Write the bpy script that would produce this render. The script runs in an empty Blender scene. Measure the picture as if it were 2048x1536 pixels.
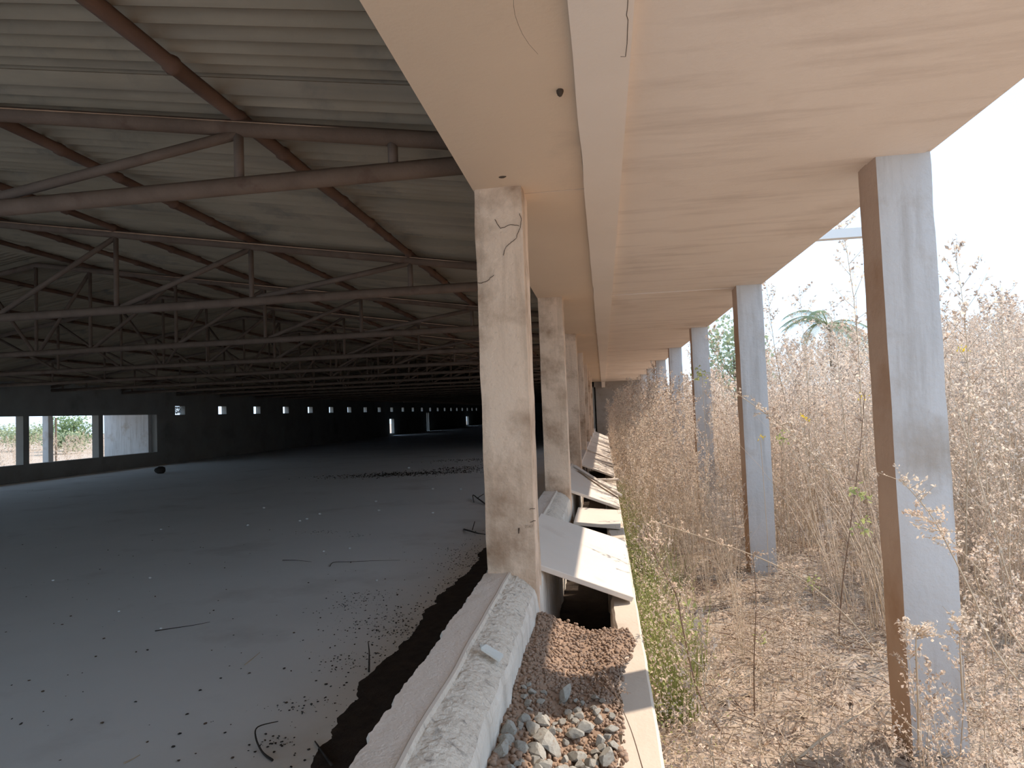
import bpy, bmesh, math, random
import numpy as np
from mathutils import Vector, Matrix, noise
PI = math.pi
random.seed(7)
rng = np.random.default_rng(7)
S = bpy.context.scene
C = S.collection

# ---------------------------------------------------------------- camera (eye at the origin, ground 1.5 m below)
F_PX, YAW, PITCH, ROLL = 1300.0, .1381, .0435, -.0378
GZ = -1.5
def cam_axes():
    cy, sy = math.cos(YAW), math.sin(YAW); cp, sp = math.cos(PITCH), math.sin(PITCH)
    F = Vector((-sy*cp, cy*cp, sp)); R = Vector((cy, sy, 0)); U = R.cross(F)
    cr, sr = math.cos(ROLL), math.sin(ROLL)
    return R*cr + U*sr, U*cr - R*sr, F
CR, CU, CF = cam_axes()
cd = bpy.data.cameras.new('camera'); cam = bpy.data.objects.new('camera', cd); C.objects.link(cam)
cam.matrix_world = Matrix((CR, CU, -CF)).transposed().to_4x4()
cd.sensor_width = 36; cd.lens = F_PX/2048*36; cd.clip_start = .02; cd.clip_end = 500
S.camera = cam
def ray(u, v): return CF + CR*((u-1024)/F_PX) + CU*((768-v)/F_PX)
def on_z(u, v, z): d = ray(u, v); return d*(z/d.z)
def on_y(u, v, y): d = ray(u, v); return d*(y/d.y)

# ---------------------------------------------------------------- materials
def mat(name, cols, scale=3.0, detail=6, rough=.9, bump=.0, bscale=40, stain=None, streak=None, spec=.2, metal=0, trans=0, obj_rand=False, speck=None):
    """cols: two base colours mixed by noise. stain=(colour, scale, low, high). streak=(colour, amount)."""
    m = bpy.data.materials.new(name); m.use_nodes = True
    nt = m.node_tree; N = nt.nodes; L = nt.links
    b = N['Principled BSDF']; b.inputs['Roughness'].default_value = rough
    b.inputs['Specular IOR Level'].default_value = spec; b.inputs['Metallic'].default_value = metal
    tc = N.new('ShaderNodeTexCoord'); mp = N.new('ShaderNodeMapping')
    L.new(tc.outputs['Object'], mp.inputs['Vector'])
    if obj_rand:
        oi = N.new('ShaderNodeObjectInfo'); mu = N.new('ShaderNodeVectorMath'); mu.operation = 'SCALE'
        mu.inputs[0].default_value = (17, 31, 23); L.new(oi.outputs['Random'], mu.inputs['Scale'])
        L.new(mu.outputs['Vector'], mp.inputs['Location'])
    def ns(sc, det=detail, vec=None, ro=.6):
        n = N.new('ShaderNodeTexNoise'); n.inputs['Scale'].default_value = sc; n.inputs['Detail'].default_value = det
        n.inputs['Roughness'].default_value = ro
        L.new(vec or mp.outputs['Vector'], n.inputs['Vector']); return n.outputs['Fac']
    def ramp(fac, lo, hi):
        r = N.new('ShaderNodeMapRange'); r.inputs['From Min'].default_value = lo; r.inputs['From Max'].default_value = hi
        L.new(fac, r.inputs['Value']); return r.outputs['Result']
    def mix(fac, a, c):
        x = N.new('ShaderNodeMix'); x.data_type = 'RGBA'
        if hasattr(fac, 'default_value'): L.new(fac, x.inputs['Factor'])
        else: x.inputs['Factor'].default_value = fac
        for s, i in ((a, 6), (c, 7)):
            if isinstance(s, tuple): x.inputs[i].default_value = (*s, 1)
            else: L.new(s, x.inputs[i])
        return x.outputs[2]
    col = mix(ramp(ns(scale), .3, .7), cols[0], cols[1])
    if stain:
        col = mix(ramp(ns(stain[1], 8), stain[2], stain[3]), col, stain[0])
    if streak:
        mp2 = N.new('ShaderNodeMapping'); mp2.inputs['Scale'].default_value = streak[2] if len(streak) > 2 else (14, 14, 1.1)
        L.new(mp.outputs['Vector'], mp2.inputs['Vector'])
        k = ramp(ns(1.0, 5, mp2.outputs['Vector']), .5, .78)
        mm = N.new('ShaderNodeMath'); mm.operation = 'MULTIPLY'; L.new(k, mm.inputs[0]); mm.inputs[1].default_value = streak[1]
        col = mix(mm.outputs[0], col, streak[0])
    if speck:
        col = mix(ramp(ns(speck[1], 3), speck[2], speck[2]+.05), col, speck[0])
    L.new(col, b.inputs['Base Color'])
    if bump:
        bp = N.new('ShaderNodeBump'); bp.inputs['Strength'].default_value = bump; bp.inputs['Distance'].default_value = .01
        L.new(ns(bscale, 6), bp.inputs['Height']); L.new(bp.outputs['Normal'], b.inputs['Normal'])
    if trans:
        t = N.new('ShaderNodeBsdfTranslucent'); L.new(col, t.inputs['Color'])
        ms = N.new('ShaderNodeMixShader'); ms.inputs[0].default_value = trans
        L.new(b.outputs[0], ms.inputs[1]); L.new(t.outputs[0], ms.inputs[2])
        L.new(ms.outputs[0], N['Material Output'].inputs['Surface'])
    return m
M = {}
M['soffit'] = mat('limewashed_soffit', ((.80, .68, .58), (.73, .61, .51)), 1.3, 7, .95, .25, 30, stain=((.55, .43, .34), 1.0, .56, .82), streak=((.50, .39, .32), .6, (1.2, 9, 4)))
M['beam'] = mat('beam_plaster', ((.74, .57, .42), (.69, .53, .39)), 1.0, 6, .95, .15, 30, stain=((.55, .43, .32), 1.3, .60, .85))
M['rib'] = mat('rib_plaster', ((.82, .70, .60), (.76, .65, .55)), 1.2, 6, .95, .15, 30)
M['column_in'] = mat('rough_column_plaster', ((.80, .62, .47), (.70, .52, .38)), 2.5, 8, .95, .8, 45, stain=((.34, .22, .14), 3.2, .49, .70), streak=((.36, .24, .155), .85, (9, 9, .9)), speck=((.24, .17, .12), 40, .72), obj_rand=True)
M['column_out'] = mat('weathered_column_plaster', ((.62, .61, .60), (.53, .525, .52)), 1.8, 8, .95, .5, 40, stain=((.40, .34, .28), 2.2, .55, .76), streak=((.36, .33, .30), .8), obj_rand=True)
M['column_side'] = mat('shade_tinted_plaster', ((.56, .41, .31), (.47, .335, .25)), 2.2, 8, .95, .4, 40, stain=((.40, .25, .16), 2.0, .52, .75), obj_rand=True)  # warm darker copy, paints the shaded bounce-lit look of the hall-facing side
M['floor'] = mat('hall_floor_concrete', ((.80, .81, .80), (.72, .73, .72)), .45, 8, .92, .12, 25, stain=((.56, .55, .53), .8, .56, .8), speck=((.25, .23, .21), 14, .76))
M['soil_shade'] = mat('soil_and_shade', ((.030, .022, .017), (.055, .040, .030)), 12, 6, 1, 1, 60)  # real earth, also the painted shade by the curb and in the drain
M['roof'] = mat('asbestos_sheet', ((.36, .28, .20), (.25, .19, .13)), .8, 7, .95, .2, 30, stain=((.16, .135, .11), 2.0, .55, .75), streak=((.15, .12, .095), .6, (.5, 7, 1)))
M['pipe'] = mat('rust_primer_steel', ((.21, .125, .085), (.15, .09, .065)), 5, 6, .75, .2, 50, stain=((.28, .20, .15), 6, .6, .75))
M['bamboo'] = mat('dark_bamboo_purlin', ((.19, .105, .07), (.13, .075, .055)), 4, 6, .75, .2, 50)
M['truss'] = mat('dusty_truss_tube', ((.20, .14, .105), (.145, .10, .075)), 5, 6, .8, .2, 50, stain=((.13, .08, .06), 4, .58, .7))
M['wall'] = mat('left_wall_plaster', ((.33, .32, .29), (.26, .25, .23)), 1.2, 7, .95, .2, 30, stain=((.16, .155, .14), .7, .55, .8))
M['curb'] = mat('curb_cement', ((.82, .74, .66), (.76, .68, .60)), 2.5, 8, .95, .5, 90, stain=((.66, .58, .50), 5, .58, .75), speck=((.16, .14, .12), 30, .74))
M['mortar'] = mat('rough_mortar', ((.72, .645, .55), (.62, .55, .465)), 9, 8, 1, 1.0, 70, stain=((.34, .30, .26), 34, .55, .70))
M['curbface'] = mat('limed_curb_face', ((.76, .70, .62), (.64, .58, .50)), 4, 8, .95, .8, 40, streak=((.42, .36, .30), .8, (26, 26, 3)))
M['ledge'] = mat('ledge_screed', ((.66, .57, .47), (.58, .49, .40)), 2, 7, .95, .2, 50, stain=((.45, .36, .28), 3.5, .6, .8))
M['panel'] = mat('precast_panel', ((.74, .665, .585), (.68, .605, .525)), 1.6, 7, .9, .12, 60, stain=((.62, .53, .45), 3, .62, .8), obj_rand=True)
M['gravel'] = mat('brown_gravel', ((.36, .255, .185), (.25, .17, .12)), 30, 4, 1, .3, 60)
M['gravel2'] = mat('pale_gravel', ((.36, .265, .20), (.28, .20, .15)), 30, 4, 1, .3, 60)
M['stone'] = mat('grey_rubble', ((.45, .43, .38), (.33, .315, .28)), 8, 6, 1, .5, 50, stain=((.26, .19, .135), 6, .55, .75), obj_rand=True)
M['ground'] = mat('litter_ground', ((.50, .41, .33), (.39, .305, .24)), 6, 9, 1, 1, 50, stain=((.56, .48, .39), 3, .5, .7), speck=((.10, .07, .05), 18, .60))
M['endwall'] = mat('grey_block_wall', ((.36, .31, .27), (.29, .25, .21)), 2, 8, .95, .3, 40, stain=((.22, .18, .15), 4, .55, .8))
M['crack'] = mat('crack_dark', ((.06, .04, .03), (.09, .06, .04)), 10)
M['mud'] = mat('mud', ((.14, .10, .07), (.10, .07, .05)), 30, 4, 1, .6, 80)
M['dark'] = mat('dark_debris', ((.06, .05, .045), (.03, .026, .022)), 20)
M['white'] = mat('white_chip', ((.85, .85, .82), (.75, .75, .72)), 20)
M['tile'] = mat('grey_tile', ((.56, .57, .54), (.53, .54, .51)), 4, 4, .6)
M['stem'] = mat('dry_stem', ((.70, .58, .43), (.58, .46, .335)), 8, 3, .8, trans=.15)
M['stemdark'] = mat('dark_stem', ((.27, .18, .12), (.20, .13, .09)), 8, 3, .8)
M['headA'] = mat('seed_head_tan', ((.82, .67, .54), (.72, .57, .45)), 3, 3, .9, trans=.45)
M['headB'] = mat('seed_head_pale', ((.86, .75, .63), (.78, .67, .55)), 3, 3, .9, trans=.45)
M['headC'] = mat('seed_head_brown', ((.50, .39, .31), (.40, .31, .245)), 3, 3, .9, trans=.3)
M['leafG'] = mat('green_leaf', ((.40, .45, .17), (.48, .50, .22)), 3, 3, .7, trans=.45)
M['leafY'] = mat('yellow_petal', ((.90, .68, .08), (.85, .60, .05)), 3, 3, .7, trans=.3)
M['treeleaf'] = mat('tree_leaf', ((.22, .30, .15), (.30, .38, .20)), 1, 3, .8, trans=.35)
M['treeleaf2'] = mat('pale_tree_leaf', ((.36, .42, .26), (.46, .49, .32)), 1, 3, .8, trans=.35)
M['bark'] = mat('bark', ((.22, .16, .11), (.15, .11, .08)), 5)
M['paint'] = mat('pale_painted_pipe', ((.75, .75, .73), (.70, .70, .68)), 3, 4, .7)
M['plastic'] = mat('white_plastic', ((.85, .86, .86), (.75, .76, .76)), 6, 4, .5, trans=.3)

# ---------------------------------------------------------------- mesh helpers
def tag(o, label=None, cat=None, group=None, kind=None):
    for k, v in (('label', label), ('category', cat), ('group', group), ('kind', kind)):
        if v: o[k] = v
    return o
def link(name, me, parent=None, loc=(0, 0, 0)):
    o = bpy.data.objects.new(name, me); C.objects.link(o); o.location = loc
    if parent: o.parent = parent
    return o
def empty(name, loc, label, cat, group=None):
    o = link(name, None, None, loc); o.empty_display_size = .1
    return tag(o, label, cat, group)
def finish(bm, name, mats, smooth=False):
    me = bpy.data.meshes.new(name); bm.normal_update(); bm.to_mesh(me); bm.free()
    for m in (mats if isinstance(mats, (list, tuple)) else [mats]): me.materials.append(M[m])
    if smooth: me.shade_smooth()
    return me
def box(bm, x0, x1, y0, y1, z0, z1, mi=0):
    vs = [bm.verts.new((x, y, z)) for x in (x0, x1) for y in (y0, y1) for z in (z0, z1)]
    for f in ((0, 1, 3, 2), (4, 6, 7, 5), (0, 4, 5, 1), (2, 3, 7, 6), (0, 2, 6, 4), (1, 5, 7, 3)):
        bm.faces.new([vs[i] for i in f]).material_index = mi
def tube(bm, pts, radii, seg=8, mi=0, cap=True):
    pts = [Vector(p) for p in pts]
    if not isinstance(radii, (list, tuple)): radii = [radii]*len(pts)
    rings = []
    for i, p in enumerate(pts):
        d = (pts[min(i+1, len(pts)-1)] - pts[max(i-1, 0)]).normalized()
        a = d.cross(Vector((0, 0, 1)) if abs(d.z) < .9 else Vector((1, 0, 0))).normalized(); b = d.cross(a)
        rings.append([bm.verts.new(p + (a*math.cos(t*2*PI/seg) + b*math.sin(t*2*PI/seg))*radii[i]) for t in range(seg)])
    for r, q in zip(rings, rings[1:]):
        for t in range(seg): bm.faces.new((r[t], r[(t+1) % seg], q[(t+1) % seg], q[t])).material_index = mi
    if cap and seg > 2:
        bm.faces.new(rings[0][::-1]).material_index = mi; bm.faces.new(rings[-1]).material_index = mi
def struct(name, me, loc=(0, 0, 0)): return tag(link(name, me, None, loc), kind='structure')
def np_mesh(name, V, F, MI, mats, smooth=False):
    me = bpy.data.meshes.new(name)
    V = np.ascontiguousarray(V, dtype=np.float32); F = np.ascontiguousarray(F, dtype=np.int32)
    me.vertices.add(len(V)); me.vertices.foreach_set('co', V.ravel())
    me.loops.add(F.size); me.loops.foreach_set('vertex_index', F.ravel())
    me.polygons.add(len(F)); me.polygons.foreach_set('loop_start', np.arange(0, F.size, F.shape[1], dtype=np.int32))
    me.polygons.foreach_set('loop_total', np.full(len(F), F.shape[1], dtype=np.int32))
    for m in mats: me.materials.append(M[m])
    me.polygons.foreach_set('material_index', np.ascontiguousarray(MI, dtype=np.int32))
    if smooth: me.polygons.foreach_set('use_smooth', np.ones(len(F), dtype=bool))
    me.update(calc_edges=True); me.validate()
    return me
def nz(x, y, z=0, s=1): return noise.noise(Vector((x*s, y*s, z*s)))

# ---------------------------------------------------------------- right-hand structure
XI0, XI1, YI, ZB = -.5606, -.331, 2.95, 1.0486     # inner column faces, first front face, soffit height
XO0, XO1, YO = 1.2154, 1.440, 2.975
XE = 1.4515
B = 3.0; YEND = 25.3
ZC = -.73
# main beam over the inner columns
bm = bmesh.new()
ys = [-13] + [YI + .12 + B*n for n in range(-5, 30)]
for a, b in zip(ys, ys[1:]):
    if a > YEND: break
    dz = random.uniform(-.003, .003)
    box(bm, -.562, -.044, a, min(b-.006, YEND), ZB+dz, 1.5)
box(bm, -.55, -.05, -13, YEND, ZB+.02, 1.49)
struct('trim_1', finish(bm, 'main_beam', 'beam'))
bm = bmesh.new()
N_ = 330
for i in range(N_):                                     # slightly wavy downstand rib beside the beam
    y0, y1 = -13 + i*(YEND+13)/N_, -13 + (i+1)*(YEND+13)/N_
    w0 = -.044 + .006*nz(y0, 3, s=1.7); w1 = -.044 + .006*nz(y1, 3, s=1.7)
    q0 = .122 + .002*nz(y0, 9, s=1.1); q1 = .122 + .002*nz(y1, 9, s=1.1); z0 = ZB - .030
    v = [bm.verts.new(c) for c in ((w0, y0, z0), (q0, y0, z0), (q1, y1, z0), (w1, y1, z0), (w0, y0, 1.3), (q0, y0, 1.3), (q1, y1, 1.3), (w1, y1, 1.3))]
    for f in ((0, 3, 2, 1), (4, 5, 6, 7), (0, 4, 7, 3), (1, 2, 6, 5)): bm.faces.new([v[k] for k in f])
bmesh.ops.remove_doubles(bm, verts=bm.verts, dist=1e-5)
box(bm, -.03, .1, YEND-.3, YEND-.05, .82, ZB)
struct('trim_2', finish(bm, 'soffit_rib', 'rib'))
# gallery slab (canopy)
bm = bmesh.new()
for a, b in zip(ys, ys[1:]):
    if a > YEND: break
    dz = random.uniform(-.004, .004)
    box(bm, .10, XE-.035, a, min(b-.006, YEND), ZB+dz, 1.16)
box(bm, .10, XE-.04, -13, YEND, ZB+.03, 1.165)
box(bm, XE-.035, XE, -13, YEND, ZB+.012, 1.17)            # drip edge
struct('ceiling', finish(bm, 'gallery_slab', 'soffit'))

ORD = ['nearest', 'second', 'third', 'fourth', 'fifth', 'sixth', 'seventh', 'eighth', 'ninth']
def column_mesh(name, w, d, h, m, rough, seed):
    bm = bmesh.new(); nx, nh = 5, 44
    def pt(x, y, z):
        k = rough*(.5+abs(nz(x*3+seed, y*3, z, 2.3)))
        ex = (abs(x-w/2) > w/2-1e-4); ey = (abs(y-d/2) > d/2-1e-4)
        s = rough*nz(x+seed, y, z, 5) + .4*rough*nz(x+seed, y, z, 21)
        dx = (s + (-k*1.6 if ey else 0))*(1 if x > w/2 else -1) if ex else 0
        dy = (s + (-k*1.6 if ex else 0))*(1 if y > d/2 else -1) if ey else 0
        return (x+dx, y+dy, z)
    ring = [(w*i/nx, 0) for i in range(nx)] + [(w, d*i/nx) for i in range(nx)] + [(w-w*i/nx, d) for i in range(nx)] + [(0, d-d*i/nx) for i in range(nx)]
    rows = [[bm.verts.new(pt(x, y, h*k/nh)) for x, y in ring] for k in range(nh+1)]
    n = len(ring)
    for r, q in zip(rows, rows[1:]):
        for t in range(n): bm.faces.new((r[t], r[(t+1) % n], q[(t+1) % n], q[t]))
    bm.faces.new(rows[0][::-1]); bm.faces.new(rows[-1]); bm.normal_update()
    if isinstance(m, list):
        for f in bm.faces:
            if f.normal.x < -.7: f.material_index = 1  # hall-facing side gets the painted shade
    return finish(bm, name, m)
meI = [column_mesh('inner_column', XI1-XI0, .235, ZB-GZ+.004, 'column_in', .0035, s) for s in (1, 9, 17)]
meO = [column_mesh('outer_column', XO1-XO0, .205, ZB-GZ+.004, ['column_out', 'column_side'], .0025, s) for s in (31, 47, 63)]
inner = []
for n in range(7):
    o = link('concrete_column', meI[n % 3], None, (XI0, YI+B*n, GZ)); inner.append(o)
    lab = 'brown-stained square concrete column with branching cracks, nearest of the inner row on the hall curb' if n == 0 else \
        'square plastered concrete column, %s from the camera in the inner row on the hall curb' % ORD[n]
    tag(o, lab, 'column', 'inner columns between the hall and the gallery')
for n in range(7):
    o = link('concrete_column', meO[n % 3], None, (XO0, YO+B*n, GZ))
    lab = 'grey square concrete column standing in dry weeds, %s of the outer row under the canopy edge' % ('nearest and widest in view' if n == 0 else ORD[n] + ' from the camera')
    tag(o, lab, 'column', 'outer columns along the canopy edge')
# cracks, pencil marks and scratches on the nearest inner column
def on_col(u, v):
    p = on_y(u, v, YI-.004); return p - Vector((XI0, YI, GZ))
bm = bmesh.new()
for path in ([(990, 439), (997, 451), (1001, 457), (1012, 453), (1021, 449), (1038, 452)], [(1039, 427), (1043, 440), (1041, 455), (1036, 465), (1032, 477), (1022, 485), (1012, 493), (1009, 502), (1007, 511)],
             [(955, 566), (963, 566), (974, 562), (988, 550)], [(1059, 1018), (1070, 1017)], [(1061, 1045), (1067, 1042), (1071, 1041)]):
    pp = [on_col(*p) for p in path]
    dense = []
    for a, b in zip(pp, pp[1:]):
        for k in range(4):
            q = a.lerp(b, k/4); dense.append(q + Vector((random.uniform(-.0015, .0015), 0, random.uniform(-.0015, .0015))))
    tube(bm, dense + [pp[-1]], .0014, 5)
link('crack', finish(bm, 'crack', 'crack'), inner[0])
bm = bmesh.new(); tube(bm, [on_col(1038, 1056), on_col(1037.4, 1067)], [.0035, .002], 5)
link('gouge', finish(bm, 'gouge', 'crack'), inner[0])
bm = bmesh.new()
strokes = [[(0, .8), (.3, 1), (.6, .8), (0, 0), (.6, 0)], [(.6, 1), (0, 1), (0, .6), (.5, .55), (.5, .1), (0, 0)], [(.6, 1), (.1, .6), (0, .1), (.5, 0), (.5, .4), (.05, .4)], [(0, 1), (.6, 1), (.2, 0)]]
for k, st in enumerate(strokes):
    pp = []
    for x, y in st:
        pp.append(on_col(1051 + k*4 + x*3.2, 1055.5 - y*5.2 - k*.3))
    tube(bm, pp, .0006, 4)
link('pencil_number', finish(bm, 'pencil_number', 'crack'), inner[0])
# marks on soffits
def soff(u, v, z=ZB): return on_z(u, v, z)
for path, z, lab in (([(1027, -30), (1027, 10), (1030, 30), (1037, 50), (1045, 68), (1058, 88), (1076, 108)], ZB, 'long curved hairline crack in the wide beam soffit'),
                ([(1257, -20), (1255, 15), (1253, 30), (1256, 40), (1255, 60), (1254, 88), (1251, 113), (1241, 113)], ZB-.03, 'crooked hairline crack along the right edge of the narrow rib')):
    bm = bmesh.new(); tube(bm, [soff(u, v, z) for u, v in path], .0011, 5)
    tag(link('hairline_crack', finish(bm, 'hairline_crack', 'mud')), lab, 'crack')
def rock_mesh(name, m, seed, sub=2, amp=.35, flat=1.0, sharp=False):
    bm = bmesh.new(); bmesh.ops.create_icosphere(bm, subdivisions=sub, radius=.5)
    for v in bm.verts:
        c = v.co.copy(); k = 1 + amp*nz(c.x+seed*5, c.y, c.z, 1.6) + amp*.4*nz(c.x+seed*5, c.y, c.z, 5)
        v.co = c*k
        if sharp:
            for a in (Vector((.8, .3, .5)).normalized(), Vector((-.6, .7, .4)).normalized(), Vector((.1, -.8, .6)).normalized(), Vector((-.5, -.4, -.7)).normalized()):
                d = v.co.dot(a) - .29
                if d > 0: v.co -= a*d
        v.co.z *= flat
    return finish(bm, name, m, not sharp)
p = soff(1119, 180); o = link('mud_nest', rock_mesh('mud_nest', 'mud', 3, 2, .4, 1.3), None, (p.x, p.y, ZB-.008)); o.scale = (.024, .026, .024)
tag(o, 'small dark mud nest stuck under the wide beam soffit', 'nest')
p = soff(1004, 353); o = link('mud_nest', o.data, None, (p.x, p.y, ZB-.003)); o.scale = (.035, .016, .008)
tag(o, 'flat brown mud smear on the soffit just above the nearest inner column', 'nest')

# curb (low plinth wall) carrying the inner columns
def curb_part(name, y0, y1):
    bm = bmesh.new(); n = int((y1-y0)/.0125)
    prof = []
    rows = []
    for i in range(n+1):
        y = y0 + (y1-y0)*i/n; r = []
        rag = .008*nz(y, 1.3, s=6) + .008*nz(y, 7.1, s=22) + .006*nz(y, 3.1, s=55) + .010*max(0, nz(y, 4, s=2.1))
        lip = .006*nz(y, 2, s=3)
        cols = [(-.555, GZ+.02, 0), (-.562+rag*.4, -1.1, 0), (-.566+rag, -.78, 0), (-.572+rag, ZC-.012, 0), (-.566+rag, ZC, 0)]
        for k in range(1, 5): cols.append((-.566+rag + (.104-rag)*k/5, ZC + .002*nz(k, y, s=9), 0))
        cols += [(-.464+lip, ZC+.001, 0), (-.459+lip, ZC+.005, 4), (-.450+lip, ZC+.004, 4), (-.445+lip, ZC-.008, 1)]
        rough = .5 + .5*nz(y, 11, s=1.3)
        for k in range(1, 12):
            t = k/12; x = -.445+lip + (.100-lip)*t
            z = ZC - .010 - .052*t*t - .01*t + .006*(nz(x, y, 0, 20)) + .005*nz(x, y, 5, 75) + .006*rough*nz(x, y, 2, 9)
            cols.append((x, z, 1))
        ed = .010*nz(y, 5, s=5) + .006*nz(y, 8, s=18)
        cols += [(-.342+ed, -.805+.008*nz(y, 3, s=14), 1), (-.334+ed, -.83, 2)]
        for k in range(1, 8): cols.append((-.333 + ed*.6 + .006*nz(y*1.5, k*.3, 4, 6), -.83 - .6*k/7, 2))
        rows.append([(x, y, z, m) for x, z, m in cols])
    vs = [[bm.verts.new(c[:3]) for c in r] for r in rows]
    for i in range(n):
        for k in range(len(vs[0])-1):
            f = bm.faces.new((vs[i][k], vs[i][k+1], vs[i+1][k+1], vs[i+1][k]))
            m = rows[i][k+1][3]; f.material_index = {0: 0, 1: 1, 2: 2, 4: 3}[m]
    bm.faces.new(vs[0][::-1]); bm.faces.new(vs[-1])
    return finish(bm, name, ['curb', 'mortar', 'curbface', 'panel'])
struct('plinth_curb', curb_part('plinth_curb', .5, 9))
bm = bmesh.new(); box(bm, -.566, -.338, 9, YEND, GZ, ZC); box(bm, -.566, -.338, -13, .5, GZ, ZC)
struct('plinth_curb', finish(bm, 'plinth_curb', 'curb'))
# tile shard lying on the curb
q = [on_z(960, 1297, ZC+.002), on_z(973, 1296, ZC-.002), on_z(1007, 1316, -.772), on_z(998, 1327, -.772), on_z(962, 1303, ZC)]
def prism(name, top, t, m, parent=None):
    bm = bmesh.new(); n = len(top)
    a = [bm.verts.new(Vector(p)) for p in top]; b = [bm.verts.new(Vector(p)-Vector((0, 0, t))) for p in top]
    bm.faces.new(a); bm.faces.new(b[::-1])
    for i in range(n): bm.faces.new((a[i], b[i], b[(i+1) % n], a[(i+1) % n]))
    bmesh.ops.recalc_face_normals(bm, faces=bm.faces)
    return link(name, finish(bm, name, m), parent)
for k in q: k.z += .012
tag(prism('tile_shard', q, .008, 'tile'), 'thin grey tile shard lying across the rough top of the curb', 'tile')

# ledge on the outer side of the drain
bm = bmesh.new(); n = 900; rows = []
for i in range(n+1):
    y = .4 + (YEND-.4)*i/n
    le = .0 + .022*nz(y, 3, s=2.2) + .010*nz(y, 9, s=9) + (-.04 if y < 2.0 else 0)
    re = .127 + .003*nz(y, 4, s=5)
    r = [(le-.01, -1.45), (le-.006+.01*nz(y, 5, s=12), -1.1), (le, -1.012), (le+.012, -1.0), (.06, -1.0+.002*nz(y, 2, s=5)), (re-.01, -1.0), (re, -1.01), (re+.003, GZ-.02)]
    rows.append([bm.verts.new((x, y, z)) for x, z in r])
for r, s_ in zip(rows, rows[1:]):
    for k in range(len(r)-1): bm.faces.new((r[k], r[k+1], s_[k+1], s_[k]))
bm.faces.new(rows[0][::-1]); bm.faces.new(rows[-1])
struct('drain_ledge', finish(bm, 'drain_ledge', 'ledge'))
# drain bed
bm = bmesh.new(); box(bm, -.34, .01, .4, YEND, -1.62, -1.40)
struct('drain_floor', finish(bm, 'drain_floor', 'ground'))

# gravel heap in the drain
def gravel_h(x, y):
    h = -.965 + .03*nz(x, y, 0, 5) + .055*math.exp(-((x+.33)/.10)**2)
    if y > 2.95: h -= min(.33, (y-2.95)*1.1 + .04*nz(x, y, 3, 8))
    if x > -.03: h = min(h, -.992 + .03*max(0, 1-(x+.03)/.14)) if y < 3.05 else h
    return h
bm = bmesh.new(); nx, ny = 30, 170; vs = []
for j in range(ny+1):
    y = .5 + 2.95*j/ny; xr = -.0 + (.09*math.exp(-((y-2.85)/.24)**2)) + .02*nz(y, 1, s=7)
    vs.append([bm.verts.new((-.345 + (xr+.345)*i/nx, y, gravel_h(-.345 + (xr+.345)*i/nx, y) + .006*nz(i, j, 0, .9))) for i in range(nx+1)])
for j in range(ny):
    for i in range(nx): bm.faces.new((vs[j][i], vs[j][i+1], vs[j+1][i+1], vs[j+1][i]))
gb = link('gravel_bed', finish(bm, 'gravel_bed', 'gravel', True))
tag(gb, 'brown earth and gravel fill heaped in the drain between curb and ledge', 'gravel', kind='stuff')
ico = bmesh.new(); bmesh.ops.create_icosphere(ico, subdivisions=1, radius=1); IV = np.array([v.co[:] for v in ico.verts]); IF = np.array([[v.index for v in f.verts] for f in ico.faces]); ico.free()
def scatter_blobs(name, pts, sizes, mats, label, cat, flat=(.7, 1)):
    Vs, Fs, Ms = [], [], []; off = 0
    for (x, y, z), s in zip(pts, sizes):
        v = IV*(1+rng.uniform(-.25, .25, (len(IV), 1)))*np.array([s, s*rng.uniform(.6, 1), s*rng.uniform(*flat)])
        a = rng.uniform(0, 6.28); c, sn = math.cos(a), math.sin(a)
        v = v @ np.array([[c, -sn, 0], [sn, c, 0], [0, 0, 1]]) + (x, y, z)
        Vs.append(v); Fs.append(IF+off); Ms.append(np.full(len(IF), rng.integers(0, len(mats)))); off += len(IV)
    o = link(name, np_mesh(name, np.vstack(Vs), np.vstack(Fs), np.concatenate(Ms), mats))
    return tag(o, label, cat, kind='stuff')
pts, sz = [], []
for k in range(5200):
    y = 1.0 + 2.3*random.random()**.8; x = random.uniform(-.335, .02 + (.07*math.exp(-((y-2.8)/.25)**2)))
    s = random.choice((.004, .006, .007, .009)) if y > 1.9 else random.choice((.004, .006, .009, .012))
    pts.append((x, y, gravel_h(x, y)+s*.3)); sz.append(s)
scatter_blobs('gravel', pts, sz, ['gravel', 'gravel', 'gravel2'], 'loose brown pebbles covering the heap beside the curb', 'gravel')
SM = [rock_mesh('rubble', 'stone', s, 2, .5, .8, True) for s in range(6)]
placed = []
spots = []
for k in range(1500):
    y = random.uniform(1.3, 2.2); x = random.uniform(-.31, -.01); r = random.choice((.025, .035, .045, .055, .065))
    if y > 2.0 and r > .04: continue
    if all((x-a)**2+(y-b)**2 > ((r+c)*.36)**2 for a, b, c in spots): spots.append((x, y, r))
    if len(spots) >= 130: break
big = on_z(1095, 1480, -.93)
for k, (x, y, r) in enumerate(spots):
    if (x-big.x)**2+(y-big.y)**2 < .06**2: continue
    o = link('stone', SM[k % 6], None, (x, y, gravel_h(x, y)+r*.28)); o.scale = (r, r*random.uniform(.7, 1.1), r*random.uniform(.6, .9)); o.rotation_euler = (random.uniform(-.5, .5), random.uniform(-.5, .5), random.uniform(0, 6))
    tag(o, 'small grey broken concrete stone among the rubble in the drain beside the curb', 'stone', 'grey rubble stones in the drain')
o = link('stone', SM[1], None, (big.x, big.y, gravel_h(big.x, big.y)+.025)); o.scale = (.085, .11, .07); o.rotation_euler = (.5, .4, .9)
tag(o, 'largest angular grey stone lying on top of the rubble in the drain', 'stone')
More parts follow.
